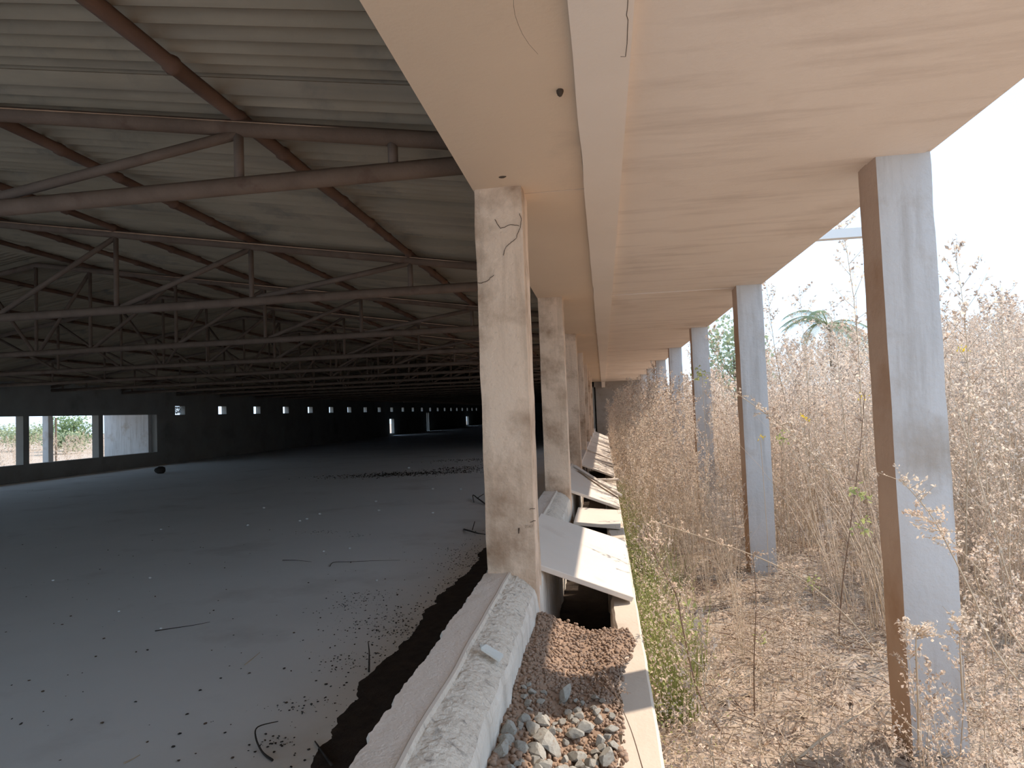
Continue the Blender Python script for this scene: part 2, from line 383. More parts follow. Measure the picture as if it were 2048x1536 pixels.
o = link('stone', SM[3], None, (on_z(1130, 1385, -.93))); o.scale = (.035, .075, .06); o.rotation_euler = (.8, .2, -.5)
tag(o, 'upright pointed pale stone at the far edge of the rubble in the drain', 'stone')
for (u, v, s) in ((1138, 1030, .06), (1150, 1038, .04), (1143, 1022, .035)):
    p = on_z(u, v, -.99); o = link('stone', SM[2], None, (p.x, p.y, -1.0)); o.scale = (s*1.3, s*1.6, s*2.2)
    tag(o, 'reddish stone lump behind the nearest inner column beside the small tilted slab', 'stone', 'stones by the small slab')
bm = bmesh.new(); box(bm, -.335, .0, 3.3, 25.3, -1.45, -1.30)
struct('drain_shade_fill', finish(bm, 'drain_shade_fill', 'soil_shade'))  # near-black layer paints the shade of the open drain void

# broken precast cover slabs leaning from the curb to the ledge
def slab(quad, t, label, name='cover_slab', m='panel'):
    bm = bmesh.new(); q = [Vector(p) for p in quad]; nrm = (q[1]-q[0]).cross(q[3]-q[0]).normalized()
    if nrm.z < 0: nrm = -nrm
    a = [bm.verts.new(p) for p in q]; b = [bm.verts.new(p-nrm*t) for p in q]
    bm.faces.new(a); bm.faces.new(b[::-1])
    for i in range(4): bm.faces.new((a[i], b[i], b[(i+1) % 4], a[(i+1) % 4]))
    bmesh.ops.recalc_face_normals(bm, faces=bm.faces); bmesh.ops.bevel(bm, geom=bm.edges[:], offset=.003, segments=1, affect='EDGES')
    return tag(link(name, finish(bm, name, m)), label, 'slab', 'broken drain cover slabs')
slab([(-.455, 3.215, -.713), (.112, 3.412, -.966), (.116, 4.85, -.966), (-.463, 4.54, -.708)], .028, 'largest flat concrete slab leaning from the curb down to the ledge, right behind the nearest inner column')
slab([(-.288, 5.51, -.935), (.098, 5.454, -.965), (.124, 6.29, -.965), (-.282, 6.32, -.935)], .03, 'small flat slab lying low in the drain between the two large leaning slabs')
slab([(-.41, 6.27, -.735), (.120, 6.50, -.966), (.120, 8.25, -.966), (-.45, 8.0, -.70)], .028, 'second large leaning slab, just right of the second inner column')
slab([(-.40, 8.12, -.69), (.150, 7.05, -.93), (.165, 7.17, -.93), (-.38, 8.26, -.69)], .022, 'narrow plank-like strip lying across the far edge of the second leaning slab', 'concrete_strip')
ylist = [(9.35, 10.7, -.74), (10.85, 12.3, -.76), (12.5, 14.0, -.72), (14.3, 15.7, -.75), (16.0, 17.6, -.73), (18.0, 20.2, -.74), (20.6, 22.6, -.73)]
for k, (a, b, zl) in enumerate(ylist):
    slab([(-.42, a, zl), (.115, a+.15, -.966), (.115, b+.05, -.966), (-.43, b, zl+.02)], .028, 'pale cover slab leaning from curb to ledge, %s in the row of slabs from the camera' % ['third', 'fourth', 'fifth', 'sixth', 'seventh', 'eighth', 'ninth'][k])
bm = bmesh.new(); tube(bm, [(-.33, 8.75, -.93), (-.1, 8.85, -.95), (.16, 8.98, -.965)], .02, 8)
tag(link('concrete_bar', finish(bm, 'concrete_bar', 'panel')), 'thin pale bar lying over the open drain beyond the second leaning slab', 'bar')

# gallery end wall
bm = bmesh.new(); box(bm, -.27, 1.9, YEND, YEND+.2, GZ, 1.3); box(bm, -.56, -.27, YEND, YEND+.2, .85, 1.3)
struct('wall_back', finish(bm, 'end_wall', 'endwall'))
bm = bmesh.new(); box(bm, -.6, -.27, YEND+2, YEND+2.1, GZ, 1.4); box(bm, -.3, -.2, YEND+.2, YEND+2, GZ, 1.4)
struct('wall_back', finish(bm, 'room_wall', 'wall'))

# ---------------------------------------------------------------- hall
XW = -17.0; YH0, YH1 = -2.2, 92  # hall cut short behind the eye to let sky light in
bm = bmesh.new(); box(bm, XW-.3, -.33, YH0, YH1, GZ-.2, GZ)
struct('floor', finish(bm, 'hall_floor', 'floor'))
def holes(bm, x0, x1, y0, y1, z0, z1, hs):
    cuts = sorted({y0, y1, *[h[0] for h in hs], *[h[1] for h in hs]})
    for a, b in zip(cuts, cuts[1:]):
        zz = z0
        for h in sorted([h for h in hs if h[0] <= a+1e-6 and h[1] >= b-1e-6], key=lambda h: h[2]):
            if h[2] > zz: box(bm, x0, x1, a, b, zz, h[2])
            zz = h[3]
        if zz < z1: box(bm, x0, x1, a, b, zz, z1)
wins = [(23.95+2.96*k, 24.58+2.96*k, .41, .765) for k in range(22)]
bm = bmesh.new()
holes(bm, XW-.24, XW, 22.87, YH1, GZ, 1.5, wins + [(50.3, 51.4, -1.33, -.17), (61.3, 61.6, GZ, .28), (61.85, 62.2, GZ, .28), (79.7, 81.0, -1.35, -.3)])
box(bm, XW-.24, XW, YH0, 22.87, GZ, -1.0); box(bm, XW-.24, XW, YH0, 22.87, .43, 1.5)
struct('wall_left', finish(bm, 'wall_left', 'wall'))
for k, y in enumerate((14.05, 17.05, 19.95)):
    bm = bmesh.new(); box(bm, 0, .25, 0, .20, 0, 1.43)
    o = link('wall_pier', finish(bm, 'wall_pier', 'wall'), None, (XW-.245, y, -1.0))
    tag(o, ['grey pier between far left openings, cut by the left picture edge', 'grey concrete pier at the left end of the wide sunny opening across the hall', 'grey concrete pier just left of the opening that shows a blank concrete wall'][k], 'pier', 'piers of the far left wall')
# left gallery beyond the wall
bm = bmesh.new(); box(bm, -18.95, XW-.24, 8, 23, .85, .95); struct('ceiling', finish(bm, 'left_canopy', 'soffit'))
bm = bmesh.new(); box(bm, -19.1, XW-.24, 22.7, 22.9, GZ, .85); struct('wall_back', finish(bm, 'left_cross_wall', 'column_out'))
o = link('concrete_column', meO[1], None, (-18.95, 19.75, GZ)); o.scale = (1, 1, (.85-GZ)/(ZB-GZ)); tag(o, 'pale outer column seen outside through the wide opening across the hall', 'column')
p = on_z(1, 1, 1)
bm = bmesh.new(); box(bm, XW-.3, -.3, YH1, YH1+.2, GZ, 3.2); struct('wall_back', finish(bm, 'hall_end_wall', 'wall'))
bm = bmesh.new(); box(bm, XW-.3, -.3, YH0-.2, YH0, .8, 3.2); struct('wall_front_blocker', finish(bm, 'unseen_light_gable', 'wall'))  # unseen, added to keep light from the open end off the roof
bm = bmesh.new(); box(bm, -.56, -.33, YEND, YH1, GZ, 1.5); struct('wall_right', finish(bm, 'hall_right_wall', 'wall'))
# corrugated roof
RX = -8.8
def roof_z(x): return 1.445 + .157*(-.56 - max(x, 2*RX-x))
laps = [-2.7, -1.6, -.5, .6, 1.70, 2.79, 3.47, 4.58, 5.68]
while laps[-1] < YH1: laps.append(laps[-1]+random.choice((1.08, 1.1, 1.12)))
bm = bmesh.new(); y = YH0; pitch = .117; li = 0; rows = []
xs = [-.45, -2.6, -4.7, -6.8, RX, -10.9, -13, -15.1, -17.15]
def row(y, off):
    z = .029*math.cos(2*PI*y/pitch)
    rows.append([bm.verts.new((x, y - .014*(x+.45) if x > RX else y - .014*(-8.35), roof_z(x) + z + off)) for x in xs])
while y < YH1:
    while li+1 < len(laps) and y >= laps[li+1]:
        li += 1; row(y-.001, .050); row(y-.0005, -.006)
    t = (y-laps[li])/1.1
    row(y, -.006 + .056*max(0, min(1, t))**4); y += pitch/7
for r, s_ in zip(rows, rows[1:]):
    for k in range(len(xs)-1): bm.faces.new((r[k], s_[k], s_[k+1], r[k+1]))
for a, b in zip(xs, xs[1:]):                             # unseen skin added over the sheets to block sun leaks
    q = [bm.verts.new(c) for c in ((a, YH0-.1, roof_z(a)+.09), (b, YH0-.1, roof_z(b)+.09), (b, YH1+.3, roof_z(b)+.09), (a, YH1+.3, roof_z(a)+.09))]; bm.faces.new(q)
me = finish(bm, 'roof_sheets', 'roof', True); me.set_sharp_from_angle(angle=.9)
ro = struct('ceiling', me)

# purlins (knotted poles along the hall)
VX = [-1.8, -3.45, -4.95, -6.4, -7.85]
def purlin_mesh(seed):
    bm = bmesh.new(); pts, rr = [], []; y = YH0+.1; k = 0
    rs = random.Random(seed)
    while y < YH1-1:
        seglen = rs.uniform(.42, .62)
        r = .036 + rs.uniform(-.003, .003)
        for (d, q) in ((0, r+.006), (.02, r+.0065), (.03, r), (seglen-.03, r-.003), (seglen-.02, r+.003)):
            pts.append((rs.uniform(-.002, .002), y+d, rs.uniform(-.002, .002))); rr.append(q)
        y += seglen
    tube(bm, pts, rr, 8)
    return finish(bm, 'purlin', 'bamboo', True)
pm = [purlin_mesh(1), purlin_mesh(2)]
PL = ['lowest reddish brown jointed roof pole, running under the sheets nearest the beam', 'second dark roof pole up from the beam, parallel to the lowest one', 'third dark roof pole up from the beam', 'fourth dark roof pole up from the beam, in the shaded roof', 'highest dark roof pole on the near slope, just below the ridge']
for k, x in enumerate(VX):
    tag(link('roof_pole', pm[k % 2], None, (x, 0, roof_z(x)-.068)), PL[k], 'roof pole', 'roof poles along the hall')
for x in (-9.8, -11.2, -12.7, -14.2, -15.8):
    tag(link('roof_pole', pm[0], None, (x, 0, roof_z(x)-.068)), 'dark roof pole on the far slope beyond the ridge, lost in shade', 'roof pole', 'roof poles on the far slope')
# trusses
TZ = 1.215
TX = VX + [2*RX-x for x in VX[::-1]]
def truss_parts():
    parts = []
    bm = bmesh.new(); tube(bm, [(-.5, 0, TZ)] + [(x, 0, TZ-.004) for x in (-4.4, RX, -13.2)] + [(-17.05, 0, TZ)], .045, 12); parts.append(('lower_chord', finish(bm, 'lower_chord', 'truss', True)))
    up = lambda x: roof_z(x)-.125
    bm = bmesh.new(); tube(bm, [(-.5, 0, up(-.5)), (RX, 0, up(RX)), (-17.05, 0, up(-17.05))], .042, 12); parts.append(('upper_chord', finish(bm, 'upper_chord', 'truss', True)))
    for x in [-.98] + TX + [2*RX+.98]:
        bm = bmesh.new(); tube(bm, [(x, 0, TZ), (x, 0, up(x))], .025, 10); parts.append(('vertical_strut', finish(bm, 'vertical_strut', 'truss', True)))
    for a, b in zip(VX, VX[1:]+[RX]):
        for s in (0, 1):
            p, q = ((a, 0, up(a)-.03), (b+.06, 0, TZ+.03)) if not s else ((2*RX-a, 0, up(a)-.03), (2*RX-b-.06, 0, TZ+.03))
            bm = bmesh.new(); tube(bm, [p, q], .027, 10); parts.append(('diagonal_strut', finish(bm, 'diagonal_strut', 'truss', True)))
    bm = bmesh.new(); tube(bm, [(RX, 0, TZ), (RX, 0, up(RX))], .025, 10); parts.append(('king_post', finish(bm, 'king_post', 'truss', True)))
    return parts
TP = truss_parts()
for n in range(30):
    y = YI+.12+B*n
    if n < 9: lab = '%s tubular steel roof truss across the hall from the camera' % ['nearest thick brown', 'second', 'third', 'fourth', 'fifth', 'sixth', 'seventh', 'eighth', 'ninth'][n]
    else: lab = 'distant tubular steel roof truss lost in the dark end of the hall'
    t = empty('roof_truss', (0, y, 0), lab, 'roof truss', 'steel roof trusses' if n < 9 else 'distant roof trusses')
    for nm, me in TP:
        if n > 14 and nm != 'lower_chord' and nm != 'upper_chord': continue
        link(nm, me, t)

# things on the hall floor
p = on_z(320, 947, GZ); o = link('stone', rock_mesh('stone', 'dark', 8, 2, .4, .8), None, (p.x, p.y, GZ+.11)); o.scale = (.32, .3, .3)
tag(o, 'lone dark rounded stone on the hall floor before the left wall', 'stone')
p = Vector((XW-.12, 24.2, .5))
bm = bmesh.new()
for k in range(14):
    pp = [p + Vector((random.uniform(-.1, .1), random.uniform(-.28, .38), random.uniform(-.09, .24))) for _ in range(3)]
    tube(bm, pp, .014, 5)
tag(link('plastic_scrap', finish(bm, 'plastic_scrap', 'plastic')), 'tangle of white plastic scrap stuffed in the first small window', 'scrap')
def soil_shade_strip():  # dark band: earth plus the curb's shade, put into its colour and width
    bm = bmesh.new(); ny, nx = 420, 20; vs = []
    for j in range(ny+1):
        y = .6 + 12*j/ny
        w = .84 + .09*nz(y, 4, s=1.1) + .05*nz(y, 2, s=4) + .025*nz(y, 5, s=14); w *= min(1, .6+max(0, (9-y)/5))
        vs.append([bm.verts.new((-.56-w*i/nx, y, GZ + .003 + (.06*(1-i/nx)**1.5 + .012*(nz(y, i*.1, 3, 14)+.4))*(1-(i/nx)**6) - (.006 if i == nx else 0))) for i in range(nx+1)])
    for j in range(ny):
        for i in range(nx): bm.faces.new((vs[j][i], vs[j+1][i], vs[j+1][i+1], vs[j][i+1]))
    return finish(bm, 'soil_shade_strip', 'soil_shade', True)
tag(link('soil_shade_strip', soil_shade_strip()), 'dark earth and painted curb shade along the hall side of the curb', 'soil_shade', kind='stuff')
pts, sz = [], []
for (u, v, sx, sy, n) in ((800, 1240, .30, .22, 420), (830, 1260, .25, .2, 260), (940, 1115, .22, .5, 420), (740, 1190, .16, .08, 90), (700, 1210, .1, .08, 70), (640, 1065, .17, .06, 60), (715, 1072, .1, .07, 40), (740, 952, .8, .3, 420), (800, 948, .6, .25, 420), (860, 946, .9, .3, 460),
                          (920, 938, .5, .5, 420), (940, 920, .6, .4, 260), (735, 1315, .12, .06, 80), (680, 1330, .1, .08, 60), (620, 1412, .16, .05, 60), (545, 1492, .06, .05, 40), (935, 1165, .15, .35, 300)):
    c = on_z(u, v, GZ)
    for _ in range(n):
        x, y = c.x+random.gauss(0, sx), c.y+random.gauss(0, sy)
        if x > -.62: continue
        pts.append((x, y, GZ+.004)); sz.append(random.choice((.002, .003, .005, .007))*(1 if y < 9 else 3.2))
for k in range(900):
    y = random.uniform(1, 9); x = -1.15 - abs(random.gauss(0, .22)); pts.append((x, y, GZ+.004)); sz.append(random.choice((.003, .005, .008)))
scatter_blobs('dirt_crumbs', pts, sz, ['dark', 'soil_shade'], 'scattered dark dirt crumbs on the hall floor', 'dirt', (.25, .6))
pts, sz = [], []
for k in range(170):
    p = on_z(random.uniform(0, 960), random.uniform(960, 1530), GZ)
    if p.x < -.65: pts.append((p.x, p.y, GZ+.004)); sz.append(random.choice((.004, .006, .010)))
scatter_blobs('dead_leaf', pts, sz, ['dark', 'mud'], 'tiny dark leaf scraps strewn over the hall floor', 'leaf litter', (.2, .5))
WH = [(528, 1017), (600, 1043), (614, 1039), (752, 1004), (758, 1022), (648, 1104), (754, 1162), (300, 1157), (238, 1224), (106, 1162), (866, 979), (922, 980), (640, 1029), (496, 1052), (322, 1060), (322, 1258), (866, 1027), (818, 937), (700, 1098)]
wm = rock_mesh('white_chip', 'white', 5, 1, .3, .8)
for (u, v) in WH:
    p = on_z(u, v, GZ); s = .011*max(1, p.y/3); o = link('white_chip', wm, None, (p.x, p.y, GZ+s*.4)); o.scale = (s*1.3, s*1.3, s)
    tag(o, 'tiny bright white chip on the dusty grey hall floor', 'chip', 'white chips on the hall floor')
def stick(name, pts, r, m, label, cat, tips=None, group=None):
    bm = bmesh.new(); P_ = [Vector(p) for p in pts]; dense = []
    for i in range(len(P_)-1):
        p0 = P_[max(i-1, 0)]; p1 = P_[i]; p2 = P_[i+1]; p3 = P_[min(i+2, len(P_)-1)]
        for k in range(5):
            t = k/5; dense.append(.5*((2*p1) + (p2-p0)*t + (2*p0-5*p1+4*p2-p3)*t*t + (3*p1-p0-3*p2+p3)*t**3))
    dense.append(P_[-1]); n = len(dense)
    tube(bm, dense, [r*(1-.7*i/n) for i in range(n)], 6)
    for br in (tips or []): tube(bm, [Vector(p) for p in br], r*.45, 5)
    o = link(name, finish(bm, name, m, True)); return tag(o, label, cat, group)
fz = GZ+.008
f = lambda u, v, dz=0: (lambda p: (p.x, p.y, fz+dz))(on_z(u, v, GZ))
stick('twig', [f(545, 1524), f(525, 1508), f(512, 1488, .02), f(516, 1470, .03), f(556, 1446)], .006, 'dark', 'curved dark twig lying on the hall floor at the bottom of the view', 'twig')
stick('twig', [f(660, 1134), f(668, 1126), (f(700, 1125)), f(750, 1123), f(800, 1122)], .0035, 'dark', 'long thin hooked twig on the hall floor left of the nearest column', 'twig')
stick('twig', [f(565, 1122), f(590, 1122), f(623, 1125)], .0035, 'dark', 'short straight twig in the middle of the hall floor', 'twig')
stick('twig', [f(310, 1264), f(350, 1258), f(390, 1252), f(420, 1246)], .0035, 'dark', 'bent twig on the left half of the hall floor', 'twig')
stick('twig', [f(928, 1060), f(940, 1068, .03), f(955, 1071, .02), f(972, 1070)], .012, 'dark', 'dark stick poking out left of the nearest column foot, lower one', 'twig', [[f(945, 1066, .03), f(950, 1060, .1)]])
stick('twig', [f(972, 1010), f(955, 1003, .05), f(946, 998, .06), f(948, 1006)], .014, 'dark', 'forked dark twig beside the nearest column, upper one', 'twig', [[f(955, 1003, .05), f(968, 998, .08)]])
stick('twig', [f(665, 1536), f(648, 1512), f(630, 1486)], .008, 'dark', 'dark stick on the earth beside the curb at the bottom edge', 'twig')
stick('twig', [f(738, 1346), f(739, 1325, .05), f(737, 1312, .08)], .006, 'dark', 'little upright weed stalk on the dirt beside the curb shadow', 'twig')
stick('straw', [f(490, 1332), f(505, 1320), f(520, 1307)], .004, 'stem', 'pale straw on the middle of the hall floor', 'straw')
stick('straw', [f(248, 1530), f(265, 1522), f(280, 1513)], .004, 'stem', 'pale straw near the bottom left of the hall floor', 'straw')

# ---------------------------------------------------------------- outside: ground
def ground_h(x, y):
    s = lambda t: max(0, min(1, t))**2*(3-2*max(0, min(1, t)))
    return GZ + .035*nz(x, y, 0, 1.4) + 1.75*s((x-2.6-.15*max(0, y-6)*.3)/6.5)*s((y-2.0)/5) + .5*s((y-12)/20)*s((x-1.6)/4)
bm = bmesh.new()
gx = list(np.concatenate([np.linspace(.125, 3, 50), np.linspace(3.2, 14, 50), np.linspace(15, 90, 24)])); gy = list(np.concatenate([np.linspace(-20, .5, 16), np.linspace(.6, 8, 120), np.linspace(8.2, 25, 90), np.linspace(26, 140, 50)]))
vs = [[bm.verts.new((x, y, ground_h(x, y) + (.03*nz(x, y, 0, 7) if x < 3 and 1 < y < 8 else 0))) for x in gx] for y in gy]
for j in range(len(gy)-1):
    for i in range(len(gx)-1): bm.faces.new((vs[j][i], vs[j][i+1], vs[j+1][i+1], vs[j+1][i]))
struct('ground', finish(bm, 'ground_right', 'ground', True))
bm = bmesh.new(); v4 = [bm.verts.new(c) for c in ((-120, -30, GZ-.02), (XW-.25, -30, GZ-.02), (XW-.25, 140, GZ-.02), (-120, 140, GZ-.02))]; bm.faces.new(v4)
struct('ground', finish(bm, 'ground_left', 'ground'))

# ---------------------------------------------------------------- plants (numpy)
def nrm(v): return v/np.linalg.norm(v)
def prism_np(pts, radii, seg=3):
    V, F = [], []
    for i, p in enumerate(pts):
        d = nrm(pts[min(i+1, len(pts)-1)] - pts[max(i-1, 0)])
        a = nrm(np.cross(d, [0, 0, 1] if abs(d[2]) < .9 else [1, 0, 0])); b = np.cross(d, a)
        for t in range(seg): V.append(p + (a*math.cos(t*2*PI/seg) + b*math.sin(t*2*PI/seg))*radii[i])
    for i in range(len(pts)-1):
        for t in range(seg):
            a, b = i*seg+t, i*seg+(t+1) % seg
            F += [[a, b, b+seg], [a, b+seg, a+seg]]
    return np.array(V), np.array(F)
class Acc:
    def __init__(s): s.V = []; s.F = []; s.M = []; s.n = 0
    def add(s, V, F, m):
        s.V.append(V); s.F.append(F+s.n); s.M.append(np.full(len(F), m) if np.isscalar(m) else m); s.n += len(V)
    def arr(s): return np.vstack(s.V), np.vstack(s.F), np.concatenate(s.M)
def leaves_np(cent, size, r, aspect=.5, up=0.0):
    """random two-triangle flakes, vectorised"""
    n = len(cent); a = r.normal(size=(n, 3)); a[:, 2] += up; a /= np.linalg.norm(a, axis=1)[:, None]
    b = np.cross(a, r.normal(size=(n, 3))); b /= np.linalg.norm(b, axis=1)[:, None]
    s = size*r.uniform(.6, 1.4, (n, 1)); c = np.cross(a, b)*s*.3
    V = np.stack([cent-a*s, cent+b*s*aspect+c, cent+a*s, cent-b*s*aspect+c], 1).reshape(-1, 3)
    k = np.arange(n)[:, None]*4
    F = np.concatenate([k+[0, 1, 2], k+[0, 2, 3]], 1).reshape(-1, 3)
    return V, F
def weed(seed, h=1.8, nb=20, ncl=14, leaf=.011, start=.3, spread=.22, lean=.12):
    """tall dry weed: leaning stem, ascending branches, seed clusters. mats: 0 stem 1 tan 2 pale 3 brown 4 dark stem"""
    r = np.random.default_rng(seed); st, hd = Acc(), Acc()
    la = r.uniform(0, 6.28); L = np.array([math.cos(la), math.sin(la), 0])*lean*h*r.uniform(.4, 1.3)
    m = 9; ts = np.linspace(0, 1, m)
    main = np.stack([L*t**1.8 + [.02*h*math.sin(4*t+la), .02*h*math.cos(5*t), h*t] for t in ts])
    V, F = prism_np(main, [(.0045*(1-t)+.001)*max(.7, h/1.6) for t in ts]); st.add(V, F, 0)
    at = lambda t: np.array([np.interp(t, ts, main[:, k]) for k in range(3)])
    for k in range(nb):
        t = start + (1-start)*(k+.5)/nb*.98; p = at(t); a = k*2.4 + r.uniform(-.5, .5)
        ln = spread*h*(1-.75*(t-start)/(1-start))*r.uniform(.6, 1.2)
        d = np.array([math.cos(a), math.sin(a), r.uniform(.6, 1.3)]); d = nrm(d)
        tip = p + d*ln + [0, 0, .12*ln]; mid = p + d*ln*.5
        V, F = prism_np(np.stack([p, mid, tip]), [.0018, .0012, .0006]); st.add(V, F, 0)
        tt = r.uniform(.25, 1.05, (ncl, 1)); cent = p + (tip-p)*tt + r.normal(size=(ncl, 3))*.07*ln
        V, F = leaves_np(cent, leaf, r); hd.add(V, F, np.repeat(r.choice([1, 1, 2, 2, 3], ncl), 2))
    cent = main[-1] - (main[-1]-main[-2])*r.uniform(0, 1.2, (ncl*2, 1)) + r.normal(size=(ncl*2, 3))*.012*h
    V, F = leaves_np(cent, leaf, r); hd.add(V, F, np.repeat(r.choice([1, 2, 3], ncl*2), 2))
    return st.arr(), hd.arr()
def grass(seed, h=1.4, n=14, m0=0):
    r = np.random.default_rng(seed); A = Acc()
    for k in range(n):
        a = r.uniform(0, 6.28); d = np.array([math.cos(a), math.sin(a), 0]); hh = h*r.uniform(.5, 1.1); o = r.normal(size=3)*.04; o[2] = 0; ln = r.uniform(.05, .4)
        pts = np.stack([o + d*hh*ln*t*t + [0, 0, hh*t*(1-.15*t*ln)] for t in np.linspace(0, 1, 5)])
        V, F = prism_np(pts, [.003, .0027, .002, .0014, .0006]); A.add(V, F, r.choice([m0, 2 if m0 == 0 else m0]))
    return A.arr()
def join2(a, b):
    return np.vstack([a[0], b[0]]), np.vstack([a[1], b[1]+len(a[0])]), np.concatenate([a[2], b[2]])
def place(A, T, x, y, z, s, rot, tilt=(0, 0)):
    V, F, m = T; c, sn = math.cos(rot), math.sin(rot)
    W = V*s; W = W @ np.array([[c, sn, 0], [-sn, c, 0], [0, 0, 1]]); W[:, 0] += W[:, 2]*tilt[0]; W[:, 1] += W[:, 2]*tilt[1]
    A.add(W + np.array([x, y, z]), F, m)
WM = ['stem', 'headA', 'headB', 'headC', 'stemdark', 'leafG']
near_t = [weed(100+k, 1.8, 22, 16, .011) for k in range(6)]
mid_t = [join2(*weed(200+k, 1.8, 19, 21, .0125, start=.12, spread=.2)) for k in range(6)]
low_t = [join2(*weed(300+k, .7, 12, 12, .010, start=.15, spread=.35)) for k in range(5)]
far_t = [join2(*weed(400+k, 1.9, 17, 22, .024, start=.05, spread=.24)) for k in range(5)]
gr_t = [grass(500+k) for k in range(4)]
R_ = random.Random(11)
# thicket between ledge and columns, and in the field beyond
A = Acc()
def height_at(x, y):
    """plants are short close by and head-high further off"""
    t = max(0, min(1, (y-4.2)/3.5)); return .35 + 1.35*t
for k in range(560):
    y = 5.2 + 19.5*R_.random()**.85; x = R_.uniform(.22, 1.9)
    if abs(x-1.33) < .16: continue
    h = height_at(x, y)*R_.uniform(.75, 1.15)*(.75 + .25*min(1, (x-.1)/.6))
    if x < 1.2 and y > 9: h *= 1.12
    T = R_.choice(mid_t); place(A, T, x, y, ground_h(x, y)-.03, h/1.8, R_.uniform(0, 6.28), (-.03*R_.random(), 0))
def in_view(x, y, m=.75): return x < m*y + .9
cnt = 0
while cnt < 1150:
    y = 3.6 + 11*R_.random(); x = R_.uniform(1.6, 9)
    if not in_view(x, y) or x < 1.6: continue
    if y < 5 and x < 2.1: continue
    h = height_at(x, y+max(0, x-1.6)*1.2)*R_.uniform(.65, 1.05)
    place(A, R_.choice(mid_t), x, y, ground_h(x, y)-.03, h/1.8, R_.uniform(0, 6.28), (R_.uniform(-.1, .02), R_.uniform(-.05, .05))); cnt += 1
V, F, m = A.arr(); tag(link('weed_thicket', np_mesh('weed_thicket', V, F, m, WM)), 'dense thicket of dry tan weeds around and beyond the outer columns', 'weeds', kind='stuff')
A = Acc(); cnt = 0
while cnt < 750:
    y = 12 + 40*R_.random()**1.3; x = R_.uniform(1.7, 30)
    if not in_view(x, y, .7): continue
    place(A, R_.choice(far_t), x, y, ground_h(x, y)-.05, R_.uniform(.7, 1.05)*(1+.012*y), R_.uniform(0, 6.28)); cnt += 1
V, F, m = A.arr(); tag(link('far_thicket', np_mesh('far_thicket', V, F, m, WM)), 'hazy mass of dry weeds covering the bank in the far field', 'weeds', kind='stuff')
# straw-coloured tall grass stalks
A = Acc()
for k in range(260):
    y = R_.uniform(4.2, 10); x = R_.uniform(1.55, 7)
    if not in_view(x, y): continue
    place(A, R_.choice(gr_t), x, y, ground_h(x, y)-.02, R_.uniform(.6, 1.15), R_.uniform(0, 6.28), (R_.uniform(-.25, .05), 0))
for k in range(120):
    y = R_.uniform(3.6, 12); x = R_.uniform(.3, 1.15)
    place(A, R_.choice(gr_t), x, y, GZ-.02, R_.uniform(.3, .8)*min(1, y/7), R_.uniform(0, 6.28))
V, F, m = A.arr(); tag(link('dry_grass', np_mesh('dry_grass', V, F, m, WM)), 'tall straw-coloured grass stalks leaning among the weeds', 'grass', kind='stuff')
# green grass along the ledge
A = Acc()
gg = [grass(600+k, .5, 16, 5) for k in range(3)]
for k in range(120):
    y = 3.2 + 8*R_.random()**1.2; x = .17 + abs(R_.gauss(0, .13))
    place(A, R_.choice(gg), x, y, GZ-.01, R_.uniform(.5, 1.15), R_.uniform(0, 6.28))
r = np.random.default_rng(5); n = 9000
cent = np.stack([.15+np.abs(r.normal(0, .13, n)), 1.8+8*r.random(n)**1.2, GZ+.02+.50*r.random(n)**1.1], 1)
V, F = leaves_np(cent, .0075, r); A.add(V, F, np.repeat(np.where(cent[:, 1] < 2.6+.5*r.random(n), r.choice([1, 3, 0], n), r.choice([5, 5, 0, 1, 2], n)), 2))
V, F, m = A.arr(); tag(link('green_grass', np_mesh('green_grass', V, F, m, WM)), 'low green and straw grass hugging the side of the ledge', 'grass', kind='stuff')
# litter of twigs and curled leaves on the ground
A = Acc(); r = np.random.default_rng(9)
for k in range(4600):
    x, y = r.uniform(.15, 3.4), r.uniform(1.6, 7.5)
    if not in_view(x, y, .8): continue
    a = r.uniform(0, 6.28); l = r.uniform(.03, .22); z = ground_h(x, y)+.012+r.random()*.03; d = np.array([math.cos(a), math.sin(a), r.uniform(-.1, .25)])*l
    p = np.array([x, y, z]); V, F = prism_np(np.stack([p-d, p+r.normal(size=3)*.01+[0, 0, .01], p+d]), [.002, .0024, .0012]); A.add(V, F, r.choice([0, 0, 2, 4]))
n = 16000; xs_ = r.uniform(.14, 4.2, n); ys_ = r.uniform(1.6, 8, n)
cent = np.stack([xs_, ys_, np.array([ground_h(a, b) for a, b in zip(xs_, ys_)])+.01+.05*r.random(n)**2], 1)
V, F = leaves_np(cent, .012, r, .6); A.add(V, F, np.repeat(r.choice([1, 1, 2, 3, 3], n), 2))
V, F, m = A.arr(); tag(link('plant_litter', np_mesh('plant_litter', V, F, m, WM)), 'litter of broken twigs and curled dry leaves on the ground', 'litter', kind='stuff')
A = Acc()
for k in range(300):
    y = R_.uniform(2.2, 5.6); x = R_.uniform(.2, 3.3)
    if not in_view(x, y, .8) or (abs(x-1.33) < .16 and y > 2.9 and y < 3.25): continue
    if x < 1.3 and x > .5 and y > 3 and R_.random() < .6: continue
    place(A, R_.choice(low_t), x, y, ground_h(x, y)-.02, R_.uniform(.35, .95)*(1.25 if x < .45 or x > 2 else .7), R_.uniform(0, 6.28))
V, F, m = A.arr(); tag(link('low_weeds', np_mesh('low_weeds', V, F, m, WM)), 'low brittle weeds scattered over the littered ground by the columns', 'weeds', kind='stuff')

